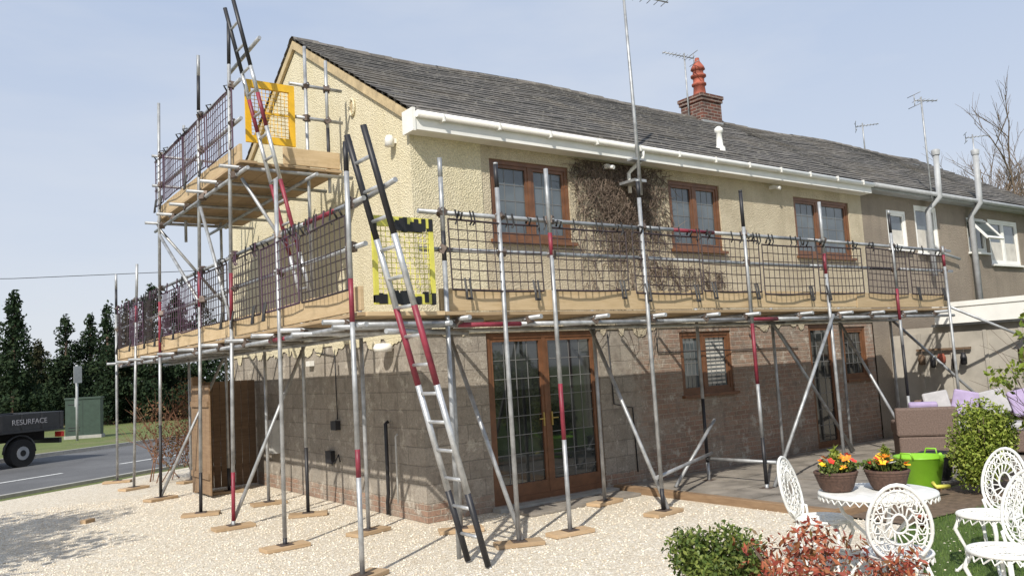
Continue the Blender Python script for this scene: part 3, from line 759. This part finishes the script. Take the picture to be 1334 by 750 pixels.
for i in range(5): mb.box((-1.13,4.9+i*.2,.05),(-1.105,4.9+i*.2+.19,1.8),M_fencel)
for z in (.3,1.45): mb.box((-1.16,4.9,z),(-1.131,5.9,z+.09),M_fencel)
mb.make('wooden_gate')
# ------------------------------------------------------------------ foliage
def leaves(name,clumps,n,size,mat,parent=None,aspect=.5):
    cl=np.array([c[:3] for c in clumps]); rr=np.array([c[3] for c in clumps],float)
    rz=np.array([c[4] if len(c)>4 else c[3] for c in clumps],float)
    w=rr**2; idx=rng.choice(len(clumps),n,p=w/w.sum())
    d=rng.normal(size=(n,3)); d/=np.linalg.norm(d,axis=1)[:,None]; rad=rng.random(n)**.45
    P0=cl[idx]+d*np.stack([rr[idx],rr[idx],rz[idx]],1)*rad[:,None]
    P0[:,2]=np.maximum(P0[:,2],.02)
    a=rng.normal(size=(n,3)); a/=np.linalg.norm(a,axis=1)[:,None]
    b_=np.cross(a,rng.normal(size=(n,3))); b_/=np.linalg.norm(b_,axis=1)[:,None]
    s=size*rng.uniform(.6,1.3,n)[:,None]; a=a*s; b_=b_*s*aspect
    Q=np.stack([P0-a,P0+b_,P0+a,P0-b_],1).reshape(-1,3)
    return npmesh(name,Q,np.arange(len(Q)).reshape(-1,4),mat,parent)
M_dark=leafm('conifer_foliage',[(.012,.026,.012),(.022,.043,.018),(.04,.06,.025)],.95)
M_olive=leafm('shrub_foliage',[(.035,.045,.02),(.06,.065,.03),(.09,.08,.04)],.95)
M_green=leafm('bush_foliage',[(.05,.09,.02),(.12,.17,.035),(.22,.25,.06)],.5)
M_lime=leafm('lime_foliage',[(.10,.15,.02),(.24,.31,.045),(.38,.42,.09)],.5)
M_redl=leafm('red_foliage',[(.20,.04,.03),(.38,.08,.05),(.44,.16,.08),(.12,.08,.02)],.5)
M_bark=simple('bark',(.10,.07,.05),.95,var=.3,bs=.5)
def conifer(x,y,h,w,mat=M_dark,n=8500,base=.2,size=.10):
    e=empty('conifer_tree',(x,y,0)); cl=[]
    for i in range(60):
        t=random.random()**1.0; z=base+(h-base)*t; r=w*(1-t)**.85+.06; a=random.random()*6.28; q_=r*random.uniform(.1,.85)
        cl.append((q_*math.cos(a),q_*math.sin(a),z,.22+.34*w*(1-t)*random.uniform(.5,1.1),.35+.25*(1-t)))
    for k in range(4): cl.append((0,0,h-.2-k*.3,.10+.06*k,.35))
    leaves('foliage',cl,n,size,mat,e); mb=MB(); mb.path([(0,0,-.1),(.05,0,h*.5),(0,0,h*.95)],[.18,.12,.02],M_bark,8); mb.make('trunk',e)
def bearing(px,d):
    u=(px-667)/1072; v=(375-510)/1072
    return (-4.991+Xc.dot(V((u,v,-1)))*d,-8.788+Yc.dot(V((u,v,-1)))*d)
for px,d,h,w,mt in ((-60,40,6.5,2.2,M_dark),(18,38,6.5,2.0,M_dark),(-15,44,6.2,2.3,M_dark),(50,46,4.6,1.9,M_olive),(86,44,5.9,2.0,M_dark),(118,48,6.2,2.4,M_dark),(140,42,6.1,2.0,M_dark),(165,45,6.5,2.3,M_olive),(198,43,7.1,2.3,M_dark),(232,47,7.2,2.4,M_dark),(262,44,6.6,2.3,M_dark),(-120,42,6.5,2.4,M_dark)):
    x,y=bearing(px,d); conifer(x,y,h,w,mt)
cl=[]
for i in range(60):
    x,y=bearing(-150+i*9,50+random.uniform(-1.5,1.5)); cl.append((x,y,random.uniform(.6,2.4),1.3,1.2))
leaves('distant_hedge',cl,13000,.16,M_olive)
def twigs(mb,base,L_,ang,dep,r,m,spread=.5):
    b=V(base); d=V(ang).normalized(); e=b+d*L_*.5+V((random.uniform(-.04,.04),random.uniform(-.04,.04),0))*L_; f=e+(d+V((random.uniform(-.25,.25),random.uniform(-.25,.25),random.uniform(-.1,.2)))).normalized()*L_*.5
    mb.path([b,e,f],[r,r*.8,r*.6],m,5,cap=False)
    if dep==0: return
    for i in range(3 if dep>1 else 4):
        nd=(d+V((random.gauss(0,spread),random.gauss(0,spread),random.gauss(.1,spread*.6)))).normalized()
        st=b.lerp(e,.7) if i==0 else e.lerp(f,random.random())
        twigs(mb,st,L_*random.uniform(.55,.8),nd,dep-1,r*.6,m,spread)
M_twig=simple('red_twigs',(.18,.09,.055),.9,var=.3)
mb=MB()
for i in range(26):
    twigs(mb,(random.uniform(-.8,.8),random.uniform(-.4,.4),0),random.uniform(.7,1.1),(random.gauss(0,.3),random.gauss(0,.3),1),2,.011,M_twig,.45)
o=mb.make('bare_shrub'); o.location=(-.5,8.5,0)
leaves('foliage',[(random.uniform(-.8,.8),random.uniform(-.4,.4),random.uniform(.2,1.7),.4) for i in range(14)],3600,.03,leafm('russet_leaves',[(.16,.08,.05),(.26,.13,.07),(.14,.13,.05)]),o)
M_barkt=simple('pale_bark',(.16,.12,.09),.95,var=.3)
for (px,d,s_) in ((1285,46,1.15),(1318,44,1.3),(1352,48,1.45),(1300,54,1.4)):
    x,y=bearing(px,d)
    mb=MB(); twigs(mb,(0,0,0),4.4*s_,(0,0,1),6,.2,M_barkt,.36); o=mb.make('bare_tree'); o.location=(x,y,0)
e=empty('offscreen_shadow_tree',(-8.9,.6,0)); mb=MB(); twigs(mb,(0,0,0),2.8,(.05,0,1),3,.13,M_bark,.45); mb.make('trunk',e)  # unseen tree added out of frame to cast shade on the gravel
leaves('foliage',[(random.gauss(0,.9),random.gauss(0,.9),random.uniform(3.0,5.6),.75) for i in range(26)],5200,.09,M_green,e)
def bush(name,x,y,r,h,n,size,mat,k=14,asp=.5):
    e=empty(name,(x,y,0)); cl=[]
    for i in range(k):
        a=random.random()*6.28;q_=r*random.random()**.5*.75; z=h*random.uniform(.25,.8); cl.append((q_*math.cos(a),q_*math.sin(a),z,r*.38,h*.24))
    leaves('foliage',cl,n,size,mat,e,aspect=asp)
    mb=MB()
    for i in range(7): a=random.random()*6.28; mb.path([(0,0,0),(r*.3*math.cos(a),r*.3*math.sin(a),h*.4),(r*.6*math.cos(a),r*.6*math.sin(a),h*.8)],[.012,.008,.004],M_bark,5)
    mb.make('stems',e)
bush('box_bush',-.50,-4.90,.37,.66,9000,.020,M_green,30)
bush('conifer_bush',5.3,-4.0,.42,1.15,10000,.024,M_lime,26)
bush('conifer_bush',6.1,-4.8,.42,1.2,6000,.028,M_lime,18)
bush('red_leaf_shrub',-.42,-5.5,.50,.70,2300,.030,M_redl,22,.35)
bush('red_leaf_shrub',-.12,-5.85,.30,.56,800,.030,M_redl,10,.35)
e=empty('garden_shrub',(5.35,-5.15,0)); mb=MB()
for i in range(16): twigs(mb,(random.uniform(-.15,.15),random.uniform(-.15,.15),0),1.05,(random.gauss(0,.25),random.gauss(0,.25),1),2,.008,M_bark,.4)
mb.make('stems',e)
leaves('foliage',[(random.gauss(-.05,.3),random.gauss(.1,.3),random.uniform(.7,2.1),.2) for i in range(28)],2200,.045,M_lime,e,aspect=.45)
e=empty('rose_bush',(.95,-6.55,0)); mb=MB()
for i in range(5): mb.path([(0,0,0),(random.gauss(0,.06),random.gauss(0,.06),.4),(random.gauss(0,.12),random.gauss(0,.12),.95)],[.007,.005,.003],M_redl,5)
mb.make('stems',e)
leaves('foliage',[(random.gauss(0,.1),random.gauss(0,.1),random.uniform(.35,1.0),.09) for i in range(12)],230,.03,M_lime,e,aspect=.5)
# ------------------------------------------------------------------ garden furniture
def chair(x,y,rz):
    mb=MB(); m=M_chair
    E=lambda s_,th:V((-.20-.10*(( .68+.25*s_*math.sin(th))-.45)/.45,.188*s_*math.cos(th)*(1-.12*math.sin(th)),.68+.25*s_*math.sin(th)))
    for s_,r in ((1,.013),(.86,.007),(.55,.007),(.25,.008)):
        mb.path([E(s_,2*math.pi*i/28) for i in range(28)],r,m,6,closed=True)
    for i in range(16):
        a=2*math.pi*i/16; mb.path([E(.25,a+.25),E(.5,a-.1),E(.7,a+.3),E(.86,a)],.006,m,5)
        c=a+.2; ce=E(.70,c)
        mb.path([ce+V((0,.028*math.cos(t*1.047),.034*math.sin(t*1.047))) for t in range(6)],.0055,m,5,closed=True)
        ce=E(.93,c); mb.path([ce+V((0,.016*math.cos(t*1.26),.018*math.sin(t*1.26))) for t in range(5)],.005,m,4,closed=True)
    for s_ in (-1,1): mb.path([(-.17,.12*s_,.44),(-.19,.16*s_,.52),E(1,-math.pi/2+.9*s_)],.012,m,6)
    mb.path([(-.18,0,.44),E(1,-math.pi/2)],.012,m,6)
    for r_,t in ((.215,.014),(.17,.006),(.12,.006),(.06,.006)):
        mb.path([(r_*math.cos(6.283*i/28),r_*math.sin(6.283*i/28),.45) for i in range(28)],t,m,6,closed=True)
    for i in range(20):
        a=6.283*i/20; mb.path([(.02*math.cos(a),.02*math.sin(a),.45),(.12*math.cos(a+.2),.12*math.sin(a+.2),.45),(.21*math.cos(a),.21*math.sin(a),.45)],.007,m,4)
        mb.path([(.215*math.cos(a),.215*math.sin(a),.44),(.222*math.cos(a+.08),.222*math.sin(a+.08),.40),(.215*math.cos(a+.157*2),.215*math.sin(a+.157*2),.44)],.006,m,4)
    for sx_ in (-1,1):
        for sy_ in (-1,1):
            c=V((sx_,sy_,0)).normalized()
            mb.path([c*.19+V((0,0,.44)),c*.24+V((0,0,.34)),c*.18+V((0,0,.2)),c*.17+V((0,0,.1)),c*.25+V((0,0,.015)),c*.27+V((0,0,.02))],[.018,.016,.012,.011,.014,.016],m,7)
    for a in (.785,2.356): 
        c=V((math.cos(a),math.sin(a),0)); mb.path([c*.17+V((0,0,.16)),V((0,0,.2)),c*-.17+V((0,0,.16))],.008,m,5)
    o=mb.make('garden_chair'); o.location=(x,y,.0); o.rotation_euler=(0,0,rz); return o
chair(.97,-4.72,math.radians(-75)); chair(.28,-5.72,math.radians(37)); chair(1.83,-5.6,math.radians(170)); chair(.72,-6.2,math.radians(165))
mb=MB(); tz=.70
mb.lathe([(0,.012),(.40,.012),(.425,.006),(.43,-.006),(.42,-.016),(0,-.012)],(0,0,tz),M_chair,40)
for i in range(40):
    a=6.283*i/40; mb.path([(.42*math.cos(a),.42*math.sin(a),tz-.01),(.425*math.cos(a+.08),.425*math.sin(a+.08),tz-.045),(.42*math.cos(a+.157),.42*math.sin(a+.157),tz-.01)],.006,M_chair,4)
for i in range(4):
    a=.785+i*1.571; c=V((math.cos(a),math.sin(a),0))
    mb.path([c*.3+V((0,0,tz-.02)),c*.26+V((0,0,.55)),c*.1+V((0,0,.38)),c*.1+V((0,0,.25)),c*.24+V((0,0,.1)),c*.32+V((0,0,.015))],[.016,.015,.013,.013,.014,.018],M_chair,7)
mb.lathe([(0,.25),(.09,.26),(.12,.3),(.09,.34),(0,.35)],(0,0,0),M_chair,16)
o=mb.make('garden_table'); o.location=(.98,-5.2,0)
M_bask=simple('wicker',(.09,.05,.035),.8,var=.4,scale=40,bs=.6,bscale=90)
M_fy=simple('yellow_petals',(.85,.50,.02),.5); M_fr=simple('red_petals',(.75,.05,.03),.5); M_fw=simple('white_petals',(.8,.75,.72),.5); M_fp=simple('pink_petals',(.75,.20,.30),.5); M_fo=simple('orange_petals',(.85,.25,.02),.5)
def basket(x,y,z,pal):
    mb=MB(); mb.lathe([(0,0),(.10,0),(.125,.03),(.155,.12),(.165,.15),(.155,.155),(.14,.14),(0,.14)],(0,0,0),M_bask,20)
    for k in range(7): mb.path([((.11+.055*k/7)*math.cos(6.283*i/20),(.11+.055*k/7)*math.sin(6.283*i/20),.02+k*.02) for i in range(20)],.009,M_bask,5,closed=True)
    for i in range(24):
        a=random.random()*6.28; r=.16*random.random()**.5; z1=.18+random.uniform(0,.08); fm=random.choice(pal); c=V((r*math.cos(a),r*math.sin(a),z1)); s_=.023
        tl=V((random.gauss(0,.5),random.gauss(0,.5)-.3,1)).normalized(); u_=tl.cross(V((1,0,0))).normalized(); w_=tl.cross(u_)
        for k in range(5):
            t=k*1.2566; d_=u_*math.cos(t)+w_*math.sin(t); e_=u_*math.cos(t+1.2)+w_*math.sin(t+1.2)
            mb.add([c,c+d_*s_+tl*.006,c+(d_+e_)*s_*.85+tl*.008,c+e_*s_+tl*.004],[(0,1,2,3)],fm)
        mb.path([(c.x*.6,c.y*.6,.13),c],.003,M_green,4)
    o=mb.make('flower_basket'); o.location=(x,y,z)
    leaves('leaves',[(random.gauss(0,.07),random.gauss(0,.07),.18,.08,.04) for i in range(8)],800,.020,M_green,o)
    leaves('spikes',[(0,0,.24+.025*i,.035,.05) for i in range(3)],200,.03,M_lime,o,aspect=.2)
basket(.80,-4.98,tz+.014,[M_fr,M_fy,M_fo,M_fw,M_fp]); basket(1.06,-5.25,tz+.014,[M_fy,M_fo,M_fw,M_fy,M_fr])
M_gp=simple('lime_green_plastic',(.22,.48,.03),.4,var=.08)
mb=MB(); mb.lathe([(0,.01),(.19,.01),(.21,.03),(.28,.36),(.295,.37),(.295,.385),(.27,.38),(.19,.05),(0,.05)],(0,0,0),M_gp,24)
for s_ in (-1,1): mb.path([(.28*s_,-.08,.37),(.30*s_,-.06,.44),(.30*s_,.06,.44),(.28*s_,.08,.37)],.012,M_gp,6)
mb.path([(-.05,-.28,.28),(-.2,-.38,.36),(-.3,-.42,.46)],.02,M_gp,8)
mb.path([(-.3,-.3,.12),(-.34,-.35,.08),(-.1,-.38,.06)],.025,M_yelg,8)
o=mb.make('garden_trug'); o.location=(5.0,-3.38,.06)
mb=MB(); mb.lathe([(0,0),(.15,0),(.17,.02),(.2,.32),(.215,.33),(.2,.34),(.18,.3),(0,.3)],(0,0,0),M_blk,20); o=mb.make('plant_pot'); o.location=(5.75,-3.2,.06)
mb=MB(); mb.lathe([(0,0),(.055,0),(.075,.12),(.085,.12),(.085,.15),(.07,.15),(.065,.12),(0,.12)],(0,0,0),M_terra,18); o=mb.make('terracotta_pot'); o.location=(3.05,-4.4,.0)
leaves('leaves',[(0,0,.17,.06,.03)],120,.02,M_green,o)
M_rat=simple('rattan',(.15,.105,.085),.8,var=.3,scale=50,bs=.8,bscale=70)
M_c1=simple('lilac_cushion',(.36,.29,.45),.9); M_c2=simple('grey_cushion',(.40,.39,.40),.9)
mb=MB()
mb.box((-.95,-.38,.04),(.95,.38,.36),M_rat); mb.box((-.95,.22,.36),(.95,.38,.82),M_rat); mb.box((-.98,-.38,.36),(-.80,.38,.60),M_rat); mb.box((.80,-.38,.36),(.98,.38,.60),M_rat)
for i in range(3): mb.box((-.79+i*.53,-.37,.365),(-.79+i*.53+.52,.2,.48),M_c2)
for i in range(4): 
    Mm=Matrix.Translation((-.6+i*.4,.10,.76))@Matrix.Rotation(-.3,4,'X')@Matrix.Rotation(random.uniform(-.25,.25),4,'Y'); mb.box((-.19,-.06,-.2),(.19,.06,.2),M_c1 if i%2 else M_c2,Mm)
o=mb.make('rattan_sofa',bevel=.03); o.location=(8.6,-2.5,.06); o.rotation_euler=(0,0,math.radians(-65))
mb=MB(); mb.box((-.4,-.4,.04),(.4,.4,.38),M_rat); mb.box((-.42,.25,.38),(.42,.42,.8),M_rat); mb.box((-.42,-.4,.38),(-.3,.25,.58),M_rat); mb.box((.3,-.4,.38),(.42,.25,.58),M_rat); mb.box((-.29,-.39,.39),(.29,.24,.5),M_c1)
Mm=Matrix.Translation((0,.12,.68))@Matrix.Rotation(-.25,4,'X'); mb.box((-.2,-.06,-.19),(.2,.06,.19),M_c1,Mm)
o=mb.make('rattan_armchair',bevel=.03); o.location=(7.5,-2.15,.06); o.rotation_euler=(0,0,math.radians(125))
M_conc=simple('cream_concrete_panel',(.40,.37,.32),.9,var=.2,scale=2,bs=.3)
mb=MB()
y=-9
while y<-.1:
    mb.box((10.6,y+.005,0),(10.68,y+.595,1.98),M_conc); mb.box((10.57,y-.03,0),(10.6,y+.03,1.99),M_conc); y+=.6
mb.box((10.68,-9,0),(13.5,-.3,2.1),M_conc)
mb.box((10.45,-9,2.14),(13.6,-1.0,2.50),M_white); mb.box((10.43,-9,2.44),(13.62,-.98,2.53),M_white)
mb.box((10.5,-9,2.1),(13.5,-.9,2.14),M_leadf)
mb.make('garage')
# tools hanging on wall hooks
mb=MB()
mb.box((10.52,-1.55,1.66),(10.565,-.55,1.70),M_fence)
for i,(w_,h_) in enumerate(((.12,.22),(.08,.30),(.16,.18),(.10,.26),(.14,.20))):
    y=-1.5+i*.19
    mb.path([(10.50,y+w_/2,1.68),(10.49,y+w_/2,1.60)],.006,M_coup,4)
    mb.lathe([(0,0),(w_*.45,.01),(w_*.5,h_*.6),(w_*.3,h_),(0,h_)],(10.47,y+w_/2,1.60-h_),[M_blk,M_strap,M_terra,M_blk,M_tw if False else M_fence][i],8)
mb.make('hanging_pots')
mb=MB(); mb.path([(0,0,0),(0,0,1.35)],.03,M_fence,8); mb.box((-.2,-.15,1.35),(.2,.15,1.38),M_fence)
mb.add([(-.25,-.2,1.58),(.25,-.2,1.58),(.25,0,1.75),(-.25,0,1.75),(-.25,.2,1.58),(.25,.2,1.58)],[(0,1,2,3),(3,2,5,4)],M_blk)
for a in (-.17,.17):
    for b_ in (-.12,.12): mb.box((a-.012,b_-.012,1.38),(a+.012,b_+.012,1.62),M_fence)
mb.box((-.1,-.1,1.385),(.1,.1,1.5),M_sole)
o=mb.make('bird_table'); o.location=(9.6,-2.9,.05); o.rotation_euler=(0,0,.6)
mb=MB(); mb.lathe([(0,0),(.16,0),(.22,.3),(.2,.3),(.15,.05),(0,.05)],(10.0,-.6,.06),M_blk,16); mb.make('plant_pot')
mb=MB()
for i in range(4): mb.box((1.05+i*.47,-.68+.02*(i%2),.004),(1.50+i*.47,-.23,.035+.005*(i%2)),M_slab)
mb.make('stepping_slabs',bevel=.004)
# ------------------------------------------------------------------ road things
tr=empty('tipper_truck'); tr.location=(-2.3-.85*1.05,16.7-.527*1.05+.4,.0); tr.rotation_euler=(0,0,math.atan2(-rd.y,-rd.x))
M_tb=simple('black_truck_paint',(.03,.032,.036),.35,var=.2); M_cab=simple('silver_truck_paint',(.35,.36,.37),.3,.3,.1); M_tyre=simple('tyre',(.015,.015,.015),.9)
mb=MB()
mb.box((-1.15,-.98,.86),(2.35,.98,.92),M_tb)
for s_ in (-1,1): mb.box((-1.15,.96*s_-.02,.92),(2.35,.96*s_+.02,1.34),M_tb)
mb.box((-1.17,-.94,.92),(-1.13,.94,1.34),M_tb); mb.box((2.35,-.98,.92),(2.41,.98,2.3),M_cab)
for i in range(7):
    for s_ in (-1,1): mb.box((-1.1+i*.56,.98*s_-.025 if s_<0 else .98,.92),(-1.1+i*.56+.05,.98 *s_ if s_<0 else 1.005,1.34),M_tb)
for z in (1.9,2.15,2.4): mb.tube((2.38,-.9,z),(2.38,.9,z),.025,M_steel)
for y in (-.9,0,.9): mb.tube((2.38,y,1.3),(2.38,y,2.4),.025,M_steel)
mb.box((-1.0,-.45,.62),(4.6,-.33,.85),M_tyre); mb.box((-1.0,.33,.62),(4.6,.45,.85),M_tyre)
mb.box((-1.2,-.85,.5),(-1.12,.85,.64),M_tb)
for s_ in (-1,1): mb.box((-1.215,.8*s_-.12,.66),(-1.12,.8*s_+.12,.8),M_fr)
mb.make('tipper_body',tr,bevel=.008)
mb=MB()
prof=[(2.55,.55),(2.55,2.15),(2.75,2.28),(3.7,2.25),(4.25,1.45),(4.95,1.2),(5.05,.95),(5.05,.45),(2.7,.45)]
vs=[(x,-.92,z) for x,z in prof]+[(x,.92,z) for x,z in prof]; k=len(prof)
mb.add(vs,[tuple(range(k)),tuple(range(2*k-1,k-1,-1))]+[(i,i+k,(i+1)%k+k,(i+1)%k) for i in range(k)],M_cab)
for s_ in (-1,1):
    mb.add([(2.8,.925*s_,1.4),(4.05,.925*s_,1.4),(3.62,.925*s_,2.1),(2.8,.925*s_,2.1)],[(0,1,2,3)],M_glassd)
mb.make('cab',tr,bevel=.03)
mb=MB()
for x in (0,4.1):
    for s_ in (-1,1):
        y=.82*s_
        mb.path([(x,y-.13,.35),(x,y+.13,.35)],.35,M_tyre,24); mb.path([(x,y-.135,.35),(x,y+.135,.35)],.17,M_leadf,16); mb.path([(x,y-.14,.35),(x,y+.14,.35)],.08,M_tyre,12)
        pts=[(x+.44*math.cos(t*math.pi/8),y,.36+.44*math.sin(t*math.pi/8)) for t in range(9)]
        mb.path(pts,.03,M_tb,6)
mb.make('wheels',tr)
tc=bpy.data.curves.new('lettering','FONT'); tc.body='RESURFACE'; tc.size=.19; tc.extrude=.002; tc.materials.append(M_c2)
to=bpy.data.objects.new('lettering',tc); S.collection.objects.link(to); to.parent=tr
to.location=(.35,1.012,1.07); to.rotation_euler=(math.pi/2,0,math.pi)
M_tel=simple('green_cabinet_paint',(.035,.06,.045),.5)
mb=MB(); mb.box((-.6,-.22,.1),(.6,.22,1.45),M_tel); mb.box((-.63,-.25,1.45),(.63,.25,1.52),M_tel); mb.box((-.64,-.26,.0),(.64,.26,.12),M_kerb); mb.box((-.005,-.225,.15),(.005,-.22,1.4),M_blk)
for z in (.3,.4,1.25): mb.box((-.5,-.23,z),(-.1,-.221,z+.03),M_blk)
o=mb.make('telecom_cabinet',bevel=.01); o.location=(.25,25.9,.09); o.rotation_euler=(0,0,-.4)
mb=MB(); mb.path([(0,0,0),(0,0,2.7)],.045,M_grp,8); mb.box((-.16,-.06,2.05),(.16,-.045,2.65),M_grp); mb.box((-.05,.0,1.2),(.05,.06,1.5),M_grp)
o=mb.make('road_sign'); o.location=(-.2,24.5,.09); o.rotation_euler=(0,0,.5)
mb=MB(); mb.path([(-60,70,10.5),(-20,60,9.6),(0,50,9.0),(20,42,9.4)],.02,M_blk,4); mb.make('overhead_cable')
mb=MB(); mb.box((-.09,-.045,0),(.09,.045,.05),M_sole,Matrix.Rotation(.7,4,'Z')); o=mb.make('timber_offcut'); o.location=(-3.0,4.2,.0)
